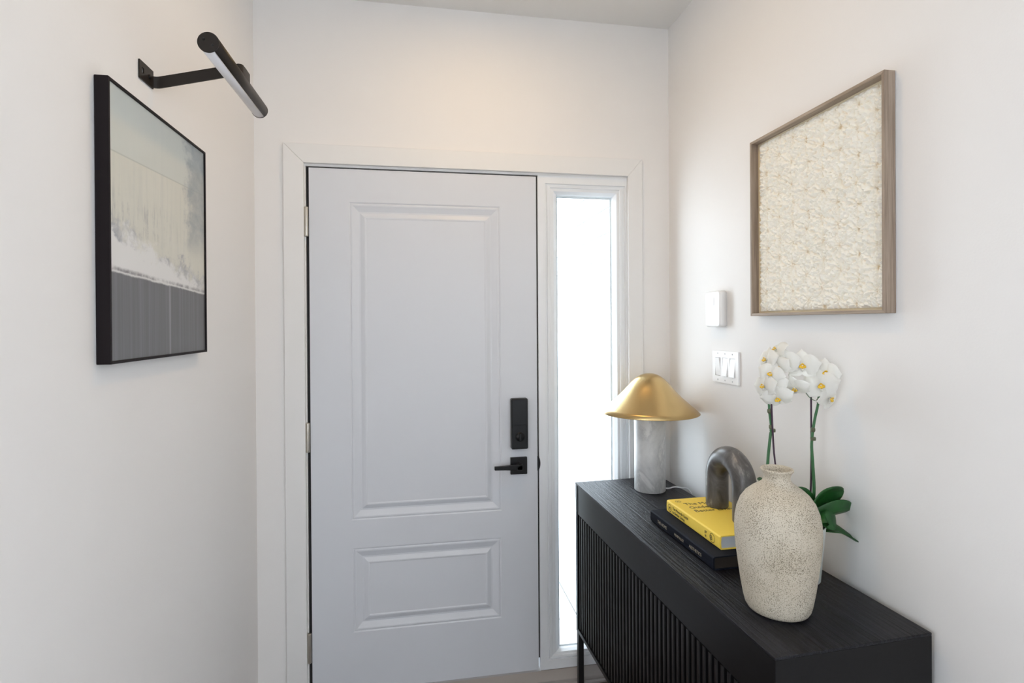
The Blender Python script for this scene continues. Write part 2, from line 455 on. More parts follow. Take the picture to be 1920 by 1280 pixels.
struct(prism('trim_1', [(-0.087, ZF), (-0.0115, ZF), (-0.0115, zi), (-0.087, zo)], -0.016, 0, M['trim']))
struct(prism('trim_2', [(-0.087, zo), (-0.0115, zi), (1.310, zi), (1.3745, zo)], -0.016, 0, M['trim']))
struct(prism('trim_3', [(1.310, ZF), (1.3745, ZF), (1.3745, zo), (1.310, zi)], -0.016, 0, M['trim']))
# jambs
struct(B().box((-0.022, 0.0, -0.02), (-0.0075, 0.14, 2.108)).obj('trim_4', M['trim']))
struct(B().box((-0.0075, 0.0, 2.0875), (1.328, 0.14, 2.108)).obj('trim_5', M['trim']))
struct(B().box((1.312, 0.0, -0.02), (1.328, 0.14, 2.0875)).obj('trim_6', M['trim']))
# threshold
b = B().add([(-0.022, -0.036, ZF), (1.328, -0.036, ZF), (1.328, 0.14, ZF), (-0.022, 0.14, ZF), (-0.022, -0.036, ZF + 0.022), (1.328, -0.036, ZF + 0.022),
             (1.328, 0.0, 0.009), (-0.022, 0.0, 0.009), (1.328, 0.14, 0.005), (-0.022, 0.14, 0.005)],
            [(3, 2, 1, 0), (0, 1, 5, 4), (4, 5, 6, 7), (7, 6, 8, 9), (9, 8, 2, 3), (1, 2, 8, 6, 5), (0, 4, 7, 9, 3)])
th = struct(b.obj('trim_7', M['threshold'], None, 0.002))
struct(B().box((-0.022, -0.052, ZF), (1.328, -0.036, ZF + 0.010)).obj('trim_8', M['threshold'], None, 0.002))

# ------------------------------------------------------------------ front door
dx0, dx1, dz0, dz1 = 0.0045, 0.9095, 0.017, 2.0815
PANELS = [(0.155, 0.757, 0.694, 1.952), (0.160, 0.754, 0.250, 0.583)]
PROF = [(0, 0), (0.005, 0.0028), (0.009, 0.0006), (0.014, 0.0008), (0.020, 0.0030), (0.036, 0.0085), (0.042, 0.0086), (0.050, 0.0050), (0.058, 0.0018), (0.062, 0.0018), (0.066, 0.0034)]
b = B()
xs = [dx0, None, None, dx1]
# front face: stiles, rails around the two panels (panel columns differ slightly, so rows are cut separately)
rows = [(dz0, PANELS[1][2], None), (PANELS[1][2], PANELS[1][3], PANELS[1]), (PANELS[1][3], PANELS[0][2], None), (PANELS[0][2], PANELS[0][3], PANELS[0]), (PANELS[0][3], dz1, None)]
for z0, z1, p in rows:
    if p is None:
        b.add([(dx0, 0, z0), (dx1, 0, z0), (dx1, 0, z1), (dx0, 0, z1)], [(0, 1, 2, 3)])
    else:
        b.add([(dx0, 0, z0), (p[0], 0, z0), (p[0], 0, z1), (dx0, 0, z1)], [(0, 1, 2, 3)])
        b.add([(p[1], 0, z0), (dx1, 0, z0), (dx1, 0, z1), (p[1], 0, z1)], [(0, 1, 2, 3)])
b.add([(dx0, 0, dz0), (dx1, 0, dz0), (dx1, 0, dz1), (dx0, 0, dz1), (dx0, 0.045, dz0), (dx1, 0.045, dz0), (dx1, 0.045, dz1), (dx0, 0.045, dz1)],
      [(0, 1, 5, 4), (1, 2, 6, 5), (2, 3, 7, 6), (3, 0, 4, 7), (4, 5, 6, 7)])
door = struct(b.obj('door_1', M['door']))


def rect_rings(rect, prof):
    x0, x1, z0, z1 = rect
    return [[(x0 + d, y, z0 + d), (x1 - d, y, z0 + d), (x1 - d, y, z1 - d), (x0 + d, y, z1 - d)] for d, y in prof]


for p in PANELS:
    b = B().rings(rect_rings(p, PROF), smooth=False, cap1=True)
    b.obj('panel', M['door'], door)
for zc in (1.869, 1.030, 0.210):
    h = B().lathe([(0.0001, 0), (0.0075, 0), (0.0078, 0.002), (0.0078, 0.112), (0.0075, 0.114), (0.0001, 0.114)], 20, (-0.0045, -0.007, zc - 0.057)).obj('hinge', M['hinge'], door)
    for k in (1, 2):
        B().lathe([(0.0080, 0), (0.0080, 0.001)], 20, (-0.0045, -0.007, zc - 0.057 + k * 0.038)).obj('knuckle_seam', M['gapdark'], h)
# weatherstrip seen in the gap around the slab
for a, c in (((-0.0075, 0.012, 0.0), (dx0, 0.05, dz1 + 0.006)), ((dx0, 0.012, dz1), (dx1, 0.05, dz1 + 0.006)), ((dx1, 0.012, 0.06), (0.9165, 0.05, dz1 + 0.006))):
    B().box(a, c).obj('weatherstrip', M['gasket'], door)
# keypad deadbolt
lk = B().box((0.794, -0.034, 0.952), (0.864, 0.0, 1.160)).obj('deadbolt', M['keypad'], door, 0.006, 3)
B().box((0.7985, -0.0355, 1.052), (0.8595, -0.033, 1.1555)).obj('battery_cover', M['keypad'], lk, 0.001, 2)
tt = B().lathe([(0.0001, 0), (0.019, 0), (0.019, 0.003), (0.0001, 0.003)], 32)
tt.v = [(x + 0.829, -0.034 - z, y + 1.004) for x, y, z in tt.v]
tt.obj('turn_rose', M['keypad'], lk)
B().box((0.8235, -0.047, 0.988), (0.8345, -0.034, 1.020)).obj('thumb_turn', M['keypad'], lk, 0.003, 2)
# lever set
lv = B().box((0.793, -0.013, 0.844), (0.863, 0.0, 0.914)).obj('lever_rose', M['blackmetal'], door, 0.002, 2)
nk = B().lathe([(0.0125, 0), (0.0125, 0.034), (0.011, 0.036)], 24); nk.v = [(x + 0.826, -0.012 - z, y + 0.880) for x, y, z in nk.v]
nk.obj('lever_neck', M['blackmetal'], lv)
b = B().rings([[(x, -0.040 + dy * t, 0.881 + dz) for dy, dz in ((-h_, -v_), (h_, -v_), (h_, v_), (-h_, v_))] for x, h_, v_, t in
               ((0.838, 0.008, 0.0115, 1), (0.800, 0.008, 0.0105, 1), (0.765, 0.007, 0.0085, 1), (0.722, 0.006, 0.0075, 1))], cap0=True, cap1=True, smooth=False)
b.obj('lever', M['blackmetal'], lv, 0.002, 2)
# strike lip on the mullion
sk = B().lathe([(0.030, 0), (0.030, 0.003)], 32); sk.v = [(0.9085 + max(0, x) * 0.42, -0.003 + z, y + 0.883) for x, y, z in sk.v]
sk.obj('strike_lip', M['blackmetal'], door)

# ------------------------------------------------------------------ sidelight
R = [[(0.9165, y, 0.012), (1.312, y, 0.012), (1.312, y, 2.0875), (0.9165, y, 2.0875)] for y in (0.05, 0.0)]


def rr(x0, z0, x1, z1, y):
    return [(x0, y, z0), (x1, y, z0), (x1, y, z1), (x0, y, z1)]


R += [rr(0.9500, 0.050, 1.3020, 2.0560, 0.0), rr(0.9520, 0.052, 1.3000, 2.0540, 0.006), rr(0.9560, 0.056, 1.2900, 2.0500, 0.006), rr(0.9580, 0.058, 1.2880, 2.0480, 0.001), rr(0.9700, 0.066, 1.2790, 2.0400, 0.003),
      rr(0.9720, 0.068, 1.2770, 2.0380, 0.007), rr(0.9860, 0.076, 1.2660, 2.0260, 0.009), rr(1.0020, 0.081, 1.2550, 2.0150, 0.024), rr(1.0034, 0.082, 1.2535, 2.0137, 0.030), rr(1.0034, 0.082, 1.2535, 2.0137, 0.05)]
win = struct(B().rings(R, smooth=False).obj('window_1', M['vinyl']))
B().box((0.9990, 0.033, 0.078), (1.2580, 0.036, 2.018)).obj('pane', M['glass'], win)
B().rings([rr(1.0034, 0.082, 1.2535, 2.0137, 0.0385), rr(1.0074, 0.0855, 1.2480, 2.0075, 0.0385), rr(1.0092, 0.0870, 1.2462, 2.0055, 0.0385), rr(1.0092, 0.0870, 1.2462, 2.0055, 0.044), rr(1.0034, 0.082, 1.2535, 2.0137, 0.044)], smooth=False).obj('stop', M['vinyl'], win)
B().rings([rr(1.0074, 0.0855, 1.2480, 2.0075, 0.0383), rr(1.0094, 0.0872, 1.2460, 2.0053, 0.0383)], smooth=False).obj('spacer', M['spacer'], win)

# ------------------------------------------------------------------ porch outside
pf = struct(B().box((-1.5, 0.15, -0.25), (3.2, 4.2, -0.152)).obj('porch_floor', M['porch']))
x = -0.55
while x < 2.4:
    y = 0.16; k = 0
    while y < 4.1:
        B().box((0.003, 0.003, 0), (0.597, 0.397, 0.052)).obj('paver', M['paver'], pf, 0.004, 1, loc=(x, y, -0.152)); y += 0.4
    x += 0.6
pw_ = struct(B().box((1.80, 0.15, -0.25), (1.90, 4.2, 2.95)).obj('porch_wall', M['siding']))
for k in range(16):
    z = -0.09 + k * 0.185
    B().add([(0, 0.15, 0), (0, 4.2, 0), (0, 4.2, 0.19), (0, 0.15, 0.19), (-0.014, 0.15, 0), (-0.014, 4.2, 0), (-0.002, 4.2, 0.19), (-0.002, 0.15, 0.19)],
            [(0, 1, 2, 3), (4, 5, 6, 7), (0, 1, 5, 4), (2, 3, 7, 6), (0, 3, 7, 4), (1, 2, 6, 5)]).obj('siding_board', M['siding'], pw_, loc=(1.80, 0, z))
struct(B().box((1.36, 0.15, -0.25), (1.46, 0.30, 2.95)).obj('porch_post', M['siding'], None, 0.004))
ps = struct(B().box((-1.2, 0.15, 2.90), (1.9, 1.9, 2.95)).obj('porch_soffit', M['siding']))
for k in range(15):
    B().box((0.002, 0.15, -0.012), (0.198, 1.9, 0)).obj('soffit_board', M['siding'], ps, 0.003, 1, loc=(-1.2 + 0.2 * k, 0, 2.90))

# ------------------------------------------------------------------ console cabinet
CX, CY, CR = 1.0515, -0.0703, 0.0463
W_, L_, ZT, ZB = 0.379, 1.178, 0.8154, 0.2088
cab = root('console_cabinet', (CX, CY, ZF), 'long black console cabinet with ribbed doors and metal legs along the right wall', 'cabinet', CR)
o = -ZF  # local z = world z + o
t = 0.020
B().box((0, -L_, ZT - 0.006 + o), (W_, 0, ZT + o)).obj('top', M['cab_top'], cab, 0.0012, 2)
B().box((0.001, -0.020, ZB + o), (W_, 0, ZT - 0.006 + o)).obj('side_panel', M['cab'], cab, 0.0008, 1)
B().box((0.001, -L_, ZB + o), (W_, -L_ + t, ZT - 0.006 + o)).obj('side_panel', M['cab'], cab, 0.0008, 1)
B().box((0.001, -L_ + t, ZB + o), (W_, -t, ZB + 0.016 + o)).obj('bottom_panel', M['cab'], cab, 0.0008, 1)
B().box((W_ - 0.012, -L_ + t, ZB + 0.016 + o), (W_, -t, ZT - 0.006 + o)).obj('back_panel', M['cab'], cab)
B().box((0.003, -L_ + t, 0.6911 + o), (0.022, -t - 0.0005, ZT - 0.0065 + o)).obj('fascia', M['cab'], cab, 0.0008, 1)
nsl = 46; span = L_ - 2 * t - 0.004; pitch = span / nsl
sz0, sz1 = ZB + 0.019 + o, 0.6866 + o
hw = 0.0062
SL = B().rings([[(0.019, -0.0075, z), (0.0075, -hw, z), (0.005, -hw + 0.0022, z), (0.005, hw - 0.0022, z), (0.0075, hw, z), (0.019, 0.0075, z)] for z in (sz0, sz1)], cap0=True, cap1=True, smooth=False)
proto = None
for d in range(2):
    y0 = -t - 0.002 - d * span / 2; y1 = y0 - span / 2 + 0.002
    dr = B().box((0.018, y1, sz0), (0.034, y0, sz1)).obj('door', M['cab'], cab)
    for k in range(nsl // 2):
        loc = (0, y0 - pitch * (k + 0.5), 0)
        if proto is None:
            s = proto = SL.obj('slat', M['cab_slat'], dr)
        else:
            s = proto.copy(); LINK(s); s.parent = dr
        s.location = loc
for (xx, y) in ((0.003, -0.002), (0.003, -L_ + 0.024), (W_ - 0.026, -0.002), (W_ - 0.026, -L_ + 0.024)):
    B().box((xx, y - 0.022, 0.0), (xx + 0.022, y, ZB + o)).obj('leg', M['blackmetal'], cab, 0.001, 1)

# ------------------------------------------------------------------ table lamp
lamp = root('table_lamp', (1.3124, -0.2150, ZT), 'table lamp with a brass cone shade on a white marble cylinder', 'lamp')
B().lathe([(0.0001, 0), (0.0585, 0), (0.0597, 0.0015), (0.0597, 0.334), (0.0585, 0.336), (0.0001, 0.332)], 72).obj('base', M['marble_white'], lamp)
HR = 1.1188 - ZT; HA = 1.2704 - ZT
op = []
for r, z in ((0.1890, 0), (0.171, 0.0155), (0.150, 0.0335), (0.125, 0.0555), (0.102, 0.0785), (0.084, 0.0985), (0.070, 0.1145), (0.056, 0.1280), (0.044, 0.1370), (0.032, 0.1435), (0.018, 0.1478), (0.006, 0.1492), (0.0003, 0.1493)):
    op.append((r, HR + z * (HA - HR) / 0.1493))
prof = [(r, z) for r, z in op]
inner = [(max(r - 0.0012, 0.0002), z - 0.0014) for r, z in reversed(op)]
b = B()
seg = 96
rs = [[(r * math.cos(2 * math.pi * j / seg), r * math.sin(2 * math.pi * j / seg), z) for j in range(seg)] for r, z in inner + prof]
b.rings(rs); b.obj('shade', M['brass'], lamp)
B().lathe([(0.006, 0.336), (0.006, HA - 0.004)], 16).obj('stem', M['blackmetal'], lamp)
cp = spline([(0.052, -0.012, 0.006), (0.070, -0.020, 0.006), (0.090, -0.026, 0.012), (0.112, -0.034, 0.010), (0.140, -0.046, 0.003), (0.152, -0.052, -0.06), (0.160, -0.056, -0.4)], 6)
B().tube(cp, 0.0028, 10).obj('cord', M['cordwhite'], lamp)


# ------------------------------------------------------------------ books


def book(name, loc, rz, width, length, thick, cover_t, m_cover, m_pages, label):
    """spine on local x = 0, running along -y; origin at the far spine corner"""
    r = root(name, loc, label, 'book', rz)
    w_, l_ = width, length
    c = B()
    # hard case: lower board, upper board and a slightly rounded spine, one folded sheet
    pr = [(w_, 0), (0.012, 0), (0.004, 0.0005), (0.0006, 0.004), (0.0, thick / 2), (0.0006, thick - 0.004), (0.004, thick - 0.0005), (0.012, thick), (w_, thick),
          (w_, thick - cover_t), (0.012, thick - cover_t), (0.0055, thick - cover_t - 0.001), (0.0042, thick / 2), (0.0055, cover_t + 0.001), (0.012, cover_t), (w_, cover_t)]
    c.rings([[(x, y, z) for x, z in pr] for y in (0, -l_)], smooth=False)
    n = len(pr)
    for base, flip in ((0, False), (n, True)):
        for i in range(n // 2 - 1):
            q_ = (base + i, base + i + 1, base + n - 2 - i, base + n - 1 - i)
            c.f.append(q_ if flip else tuple(reversed(q_))); c.sm.append(False)
    c.obj('cover', m_cover, r)
    pg = B().box((0.0062, -l_ + 0.004, cover_t), (w_ - 0.004, -0.004, thick - cover_t)).obj('pages', m_pages, r)
    return r


bb = book('black_book', (1.1738, -0.5268, ZT), 0.030, 0.249, 0.3635, 0.036, 0.003, M['blackcloth'], M['brownpages'], 'thick black cloth book with gilt spine lettering lying under the yellow one')
text('title', 'THE HOME', 0.0135, bb, (-0.0003, -0.050, 0.0125), (0, -1, 0), (0, 0, 1), M['gilt'], 0.92)
text('title', 'MINIMALIST', 0.0115, bb, (-0.0003, -0.158, 0.0135), (0, -1, 0), (0, 0, 1), M['gilt'], 0.92)
text('title', 'AESTHETICS', 0.0125, bb, (-0.0003, -0.243, 0.0130), (0, -1, 0), (0, 0, 1), M['gilt'], 0.95)
zbk = ZT + 0.036
yb = book('yellow_book', (1.2200, -0.5491, zbk), 0.020, 0.191, 0.3046, 0.038, 0.0028, M['yellow'], M['pages'], 'yellow hardback book with black print lying on the black book under the arch')
TH = 0.038
for i, s_ in enumerate(('The Monocle', 'Guide to', 'Better Living')):
    text('title', s_, 0.0265, yb, (0.034, -0.062 - 0.031 * i, TH + 0.0002), (1, 0, 0), (0, 1, 0), M['ink'], 1.0)


def ring(name, parent, c, r0_, r1_, xd, yd, m, seg=28, sy=1.0):
    c, xd, yd = V(c), V(xd), V(yd); n = xd.cross(yd) * 0.0002
    rs = [[c + n + r * (math.cos(2 * math.pi * j / seg) * xd + sy * math.sin(2 * math.pi * j / seg) * yd) for j in range(seg)] for r in (r0_, r1_)]
    return B().rings(rs, smooth=False).obj(name, m, parent)


ring('emblem', yb, (0.028, -0.024, TH), 0.0085, 0.0097, (1, 0, 0), (0, 1, 0), M['ink'])
text('emblem_letter', 'M', 0.012, yb, (0.0235, -0.0282, TH + 0.0002), (1, 0, 0), (0, 1, 0), M['ink'])
ring('emblem', yb, (0.0, -0.022, 0.01875), 0.0105, 0.0120, (0, -1, 0), (0, 0, 1), M['ink'])
text('emblem_letter', 'M', 0.015, yb, (-0.0004, -0.0155, 0.0135), (0, -1, 0), (0, 0, 1), M['ink'])
text('spine_title', 'The Monocle Guide', 0.0125, yb, (-0.0006, -0.040, 0.0205), (0, -1, 0), (0, 0, 1), M['ink'], 0.97)
text('spine_title', 'to Better Living', 0.0125, yb, (-0.0006, -0.040, 0.0085), (0, -1, 0), (0, 0, 1), M['ink'], 0.97)
text('publisher', 'ge', 0.012, yb, (-0.0006, -0.230, 0.0215), (0, -1, 0), (0, 0, 1), M['ink'])
text('publisher', 'st', 0.012, yb, (-0.0006, -0.230, 0.0095), (0, -1, 0), (0, 0, 1), M['ink'])
text('spine_letter', 'B', 0.019, yb, (-0.0006, -0.258, 0.0120), (0, -1, 0), (0, 0, 1), M['ink'])
ring('spine_capsule', yb, (0.0, -0.268, 0.0185), 0.0115, 0.0130, (0, -1, 0), (0, 0, 1), M['ink'], 28, 1.0)

# ------------------------------------------------------------------ grey marble arch
arch = B()
y_f, y_n, ra, rad_ = -0.6334, -0.7786, 0.0726, 0.0340
hz = 1.0922 - (zbk + TH) - rad_ - ra
pts = [(0, ra, 0.0), (0, ra, 0.004)] + [(0, ra, hz * k / 6) for k in range(1, 7)]
pts += [(0, ra * math.cos(a), hz + ra * math.sin(a)) for a in [math.pi * k / 28 for k in range(1, 28)]]
pts += [(0, -ra, hz * k / 6) for k in range(6, 0, -1)] + [(0, -ra, 0.004), (0, -ra, 0.0)]
rr_ = [rad_ - 0.003] + [rad_] * (len(pts) - 2) + [rad_ - 0.003]
sgs = 36; rs = []
for i, p in enumerate(pts):
    tg = (V(pts[min(i + 1, len(pts) - 1)]) - V(pts[max(i - 1, 0)])).normalized()
    a = V((1, 0, 0)); bb_ = tg.cross(a)
    rs.append([V(p) + rr_[i] * (math.cos(2 * math.pi * j / sgs) * a + math.sin(2 * math.pi * j / sgs) * bb_) for j in range(sgs)])
arch.rings(rs, cap0=True, cap1=True)
ao = arch.obj('marble_arch', M['marble_grey'], None, loc=(1.3500, (y_f + y_n) / 2, zbk + TH + 0.0003))
ao['label'] = 'grey veined marble arch sculpture standing on the yellow book'; ao['category'] = 'sculpture'

# ------------------------------------------------------------------ stoneware vase
VP = [(0.0001, 0.0), (0.056, 0.0), (0.064, 0.003), (0.0680, 0.010), (0.0715, 0.024), (0.0770, 0.055), (0.0818, 0.090), (0.0866, 0.128), (0.0892, 0.156), (0.0900, 0.178), (0.0888, 0.200), (0.0850, 0.221), (0.0775, 0.241), (0.0665, 0.257), (0.0530, 0.269),
      (0.0405, 0.277), (0.0325, 0.2835), (0.0283, 0.290), (0.0270, 0.2955), (0.0282, 0.3015), (0.0312, 0.3070), (0.0340, 0.3105), (0.0344, 0.3130), (0.0332, 0.3150), (0.0305, 0.3150), (0.0283, 0.3130), (0.0255, 0.3060), (0.0232, 0.2960), (0.0240, 0.2850), (0.0380, 0.2680), (0.0001, 0.2600)]
P_ = []
for i in range(len(VP) - 1):
    P_.append((VP[i][0] * 1.0155, VP[i][1] * 1.0155))
P_.append(VP[-1])
vs = B().lathe(P_, 96).obj('stoneware_vase', M['stoneware'], None, loc=(1.2317, -1.0833, ZT))
vs['label'] = 'large beige speckled stoneware vase with a narrow neck at the near end of the cabinet'; vs['category'] = 'vase'

# ------------------------------------------------------------------ orchid
OX, OY, OZ = 1.365, -0.980, 0.8255   # base of the modelling frame
orc = root('potted_orchid', (1.3795, -0.9614, ZT), 'white orchid with two flower stems in a pale pot behind the vase', 'plant')
orc.scale = (1.0155, 1.0155, 1.0155)


def lo(p):
    return (p[0] - OX, p[1] - OY, p[2] - OZ)


pot = B()
pot_pr = [(0.0001, 0), (0.048, 0), (0.050, 0.002), (0.0615, 0.135), (0.0625, 0.138), (0.0600, 0.139), (0.0585, 0.135), (0.056, 0.118), (0.0001, 0.118)]
pot.lathe(pot_pr, 56).obj('pot', M['pot'], orc)
B().lathe([(0.0555, 0.112), (0.053, 0.124), (0.03, 0.130), (0.0001, 0.131)], 40).obj('potting_bark', M['moss'], orc)
stemR = [(1.376, -0.983, 0.936), (1.395, -0.986, 0.983), (1.405, -0.987, 1.036), (1.403, -0.986, 1.11), (1.4, -0.986, 1.164), (1.407, -0.987, 1.218), (1.416, -0.988, 1.258), (1.418, -0.989, 1.278), (1.415, -0.98, 1.305), (1.404, -0.975, 1.346), (1.383, -0.972, 1.376), (1.357, -0.968, 1.388), (1.336, -0.964, 1.377)]
stemL = [(1.363, -0.98, 0.936), (1.32, -0.973, 0.99), (1.291, -0.967, 1.064), (1.291, -0.967, 1.118), (1.297, -0.968, 1.178), (1.3, -0.968, 1.205), (1.296, -0.968, 1.239), (1.294, -0.967, 1.27), (1.295, -0.957, 1.299), (1.302, -0.955, 1.34), (1.317, -0.957, 1.372), (1.338, -0.962, 1.386), (1.352, -0.966, 1.380)]
for st in (stemR, stemL):
    P = spline([lo(p) for p in st], 5); n = len(P)
    so = B().tube(P, [0.0042 - 0.0022 * i / n for i in range(n)], 10).obj('flower_stem', M['stem'], orc)
    for k in ((4.6, 6.7) if st is stemR else (5.0, 6.3)):
        c = P[int(k * 5)]
        B().tube([c - V((0, 0, 0.006)), c - V((0, 0, 0.003)), c + V((0, 0, 0.003)), c + V((0, 0, 0.006))], [0.0035, 0.0052, 0.0052, 0.0032], 10).obj('stem_node', M['sapling'], so)
P = [lo(p) for p in ((1.396, -0.980, 0.956), (1.402, -0.979, 1.03), (1.4045, -0.979, 1.137), (1.4045, -0.979, 1.288))]
B().tube(spline(P, 3), 0.0022, 8).obj('support_stake', M['stake'], orc)
P = [lo(p) for p in ((1.337, -0.976, 0.956), (1.309, -0.972, 1.107), (1.301, -0.973, 1.192), (1.2975, -0.973, 1.272))]
B().tube(spline(P, 3), 0.0022, 8).obj('support_stake', M['stake'], orc)
B().tube(spline([lo(p) for p in ((1.384, -0.980, 1.297), (1.393, -0.984, 1.282), (1.404, -0.986, 1.273), (1.414, -0.988, 1.269))], 4), 0.0008, 6).obj('tendril', M['stem'], orc)
cl = B().lathe([(0.0062, -0.004), (0.0066, 0), (0.0062, 0.004)], 10, lo((1.3045, -0.968, 1.196)))
cl.obj('stem_clip', M['sapling'], orc)
cl = B().lathe([(0.0062, -0.004), (0.0066, 0), (0.0062, 0.004)], 10, lo((1.4025, -0.988, 1.175)))
cl.obj('stem_clip', M['sapling'], orc)


def leaf(tip, base, mid, width, side, name='leaf', fold=0.25, m=None):
    pts = spline([lo(base), lo(mid), lo(tip)], 10); n = len(pts); b = B(); rs = []
    side = V(side).normalized()
    for i, p in enumerate(pts):
        s_ = i / (n - 1)
        wd = width * (math.sin(math.pi * min(1, (0.12 + 0.88 * s_) ** 0.9)) ** 0.62 if s_ < 0.985 else 0.10)
        tg = (pts[min(i + 1, n - 1)] - pts[max(i - 1, 0)]).normalized()
        sd = (side - tg * side.dot(tg)).normalized(); nm = sd.cross(tg)
        rs.append([p + sd * wd * k + nm * (abs(k) * wd * fold * 1.4 + 0.0008 * q_) for q_, ks in ((1, (-1, -0.6, -0.25, 0, 0.25, 0.6, 1)), (-1, (1, 0.6, 0.25, 0, -0.25, -0.6, -1))) for k in ks])
    b.rings(rs, cap0=True, cap1=True); return b.obj(name, m or M['leaf'], orc)


leaf((1.478, -1.000, 1.046), (1.380, -0.985, 0.955), (1.422, -0.990, 1.024), 0.040, (0.45, 0.30, -0.75))
leaf((1.5000, -1.006, 0.996), (1.380, -0.992, 0.955), (1.440, -1.014, 0.994), 0.036, (0.1, -0.5, 0.75))
leaf((1.428, -1.030, 0.960), (1.375, -0.992, 0.958), (1.410, -1.018, 1.004), 0.040, (0.85, 0.3, 0.45))
leaf((1.4945, -1.030, 0.922), (1.385, -0.987, 0.955), (1.445, -1.010, 0.949), 0.024, (0.2, -0.9, -0.30))
leaf((1.352, -0.990, 1.056), (1.372, -0.980, 0.950), (1.368, -0.988, 1.016), 0.034, (0.9, 0.1, 0.1))
leaf((1.264, -0.963, 1.0745), (1.350, -0.975, 0.950), (1.285, -0.968, 1.048), 0.024, (0.3, 0.8, 0.2))


def petal_mesh(length, width, cup, rip, name, parent, frame, ang, tilt, m, seed):
    """one petal: grows from the flower's centre along angle ang in the flower plane, tilted towards the viewer by tilt"""
    X, Y, Z = frame; d = (X * math.cos(ang) + Y * math.sin(ang)); s_ = (Y * math.cos(ang) - X * math.sin(ang))
    b = B(); nu, nv = 9, 8; grid = []
    rng = random.Random(seed); ph = rng.uniform(0, 6)
    for i in range(nu + 1):
        t_ = i / nu; wd = width * math.sin(math.pi * (0.06 + 0.93 * t_) ** 0.85) ** 0.6 + 0.0008
        r_ = []
        for j in range(nv + 1):
            k = j / nv * 2 - 1; ln = length * (t_ * (1 - 0.10 * k * k * t_))
            hgt = cup * length * (t_ * (1 - t_) * 1.2 - 0.5 * (t_ ** 2)) * 1.0 - cup * 0.5 * wd * k * k + rip * math.sin(5 * k + ph + 4 * t_) * t_ * length
            r_.append(d * ln + s_ * wd * k + Z * (hgt + tilt * ln))
        grid.append(r_)
    vs_ = [p for r_ in grid for p in r_]; fs = [(i * (nv + 1) + j, i * (nv + 1) + j + 1, (i + 1) * (nv + 1) + j + 1, (i + 1) * (nv + 1) + j) for i in range(nu) for j in range(nv)]
    b.add(vs_, fs, True); o_ = b.obj(name, m, parent); return o_


def flower(c, face, size, roll, seed):
    """moth orchid bloom: two broad petals, three sepals, a small yellow lip"""
    Z = V(face).normalized(); X = V((0, 0, 1)).cross(Z).normalized(); Y = Z.cross(X)
    X, Y = X * math.cos(roll) + Y * math.sin(roll), Y * math.cos(roll) - X * math.sin(roll)
    F = (X, Y, Z); s_ = size; rng = random.Random(seed)
    b = B().tube([Z * -0.002, Z * 0.004, Z * 0.008], [0.0022 * s_ / 0.04, 0.0028, 0.0018], 10)
    fo = b.obj('flower', M['petal'], orc, loc=lo(c))
    for k, a in enumerate((90, 222, 318)):
        petal_mesh(s_ * 0.98, s_ * 0.38, 0.22, 0.012, 'sepal', fo, F, math.radians(a), -0.08, M['petal'], seed * 9 + k)
    for k, a in enumerate((8, 172)):
        petal_mesh(s_ * 1.05, s_ * 0.60, 0.34, 0.018, 'petal', fo, F, math.radians(a), 0.05, M['petal'], seed * 9 + 4 + k)
    # lip: two small yellow side lobes, a yellow throat and a pale pointed tip
    for nm, m_, parts in (('lip', M['lip'], ((-35, 0.22, 0.10), (215, 0.22, 0.10), (90, 0.13, 0.09), (-90, 0.20, 0.09))), ('lip_tip', M['petal'], ((-90, 0.36, 0.085), (-70, 0.22, 0.11), (-110, 0.22, 0.11)))):
        lb = B()
        for a, ln, wd in parts:
            d = X * math.cos(math.radians(a)) + Y * math.sin(math.radians(a)); sd = Y * math.cos(math.radians(a)) - X * math.sin(math.radians(a))
            pts = [Z * 0.003 + d * s_ * ln * t_ + Z * s_ * (0.30 if nm == 'lip' else 0.20) * math.sin(t_ * 2.2) * 0.6 for t_ in (0, 0.35, 0.7, 1.0)]
            rs = [[p + sd * s_ * wd * q_ * math.cos(an) + Z * s_ * 0.04 * math.sin(an) for an in [2 * math.pi * j / 8 for j in range(8)]] for p, q_ in zip(pts, (0.6, 1.0, 0.9, 0.25))]
            lb.rings(rs, cap0=True, cap1=True)
        lb.obj(nm, m_, fo)


cam_dir = (CAM - V((1.365, -0.98, 1.34))).normalized()
FL = [((1.325, -0.985, 1.369), (0.0, 0.05, -0.10), 0.038, 0.1), ((1.310, -0.985, 1.357), (-0.5, 0.2, -0.1), 0.030, 0.6), ((1.290, -0.982, 1.341), (-0.25, 0.1, 0.0), 0.033, -0.3), ((1.294, -0.984, 1.314), (-0.3, 0.0, -0.2), 0.036, 0.2),
      ((1.303, -0.988, 1.282), (0.1, 0.0, -0.55), 0.038, 0.3), ((1.279, -0.972, 1.310), (-1.1, 0.4, 0.0), 0.035, 0.2), ((1.367, -0.995, 1.361), (0.1, 0.0, -0.05), 0.042, 0.0), ((1.427, -0.998, 1.341), (0.35, 0.0, 0.1), 0.042, -0.2),
      ((1.412, -1.003, 1.312), (0.1, 0.0, -0.1), 0.044, 0.15), ((1.441, -0.996, 1.278), (0.9, 0.0, -0.3), 0.040, -0.5), ((1.354, -0.985, 1.305), (-0.2, 0.1, -0.9), 0.036, 0.2), ((1.322, -0.960, 1.398), (-0.6, 0.9, 0.8), 0.033, 0.5), ((1.296, -0.958, 1.374), (-1.2, 0.8, 0.3), 0.036, 0.2),
      ((1.397, -0.965, 1.376), (0.7, 0.9, 0.7), 0.036, -0.4)]
for i, (c, df, s_, rl) in enumerate(FL):
    flower(c, cam_dir + V(df), s_, rl, i + 3)

# ------------------------------------------------------------------ left picture and its light


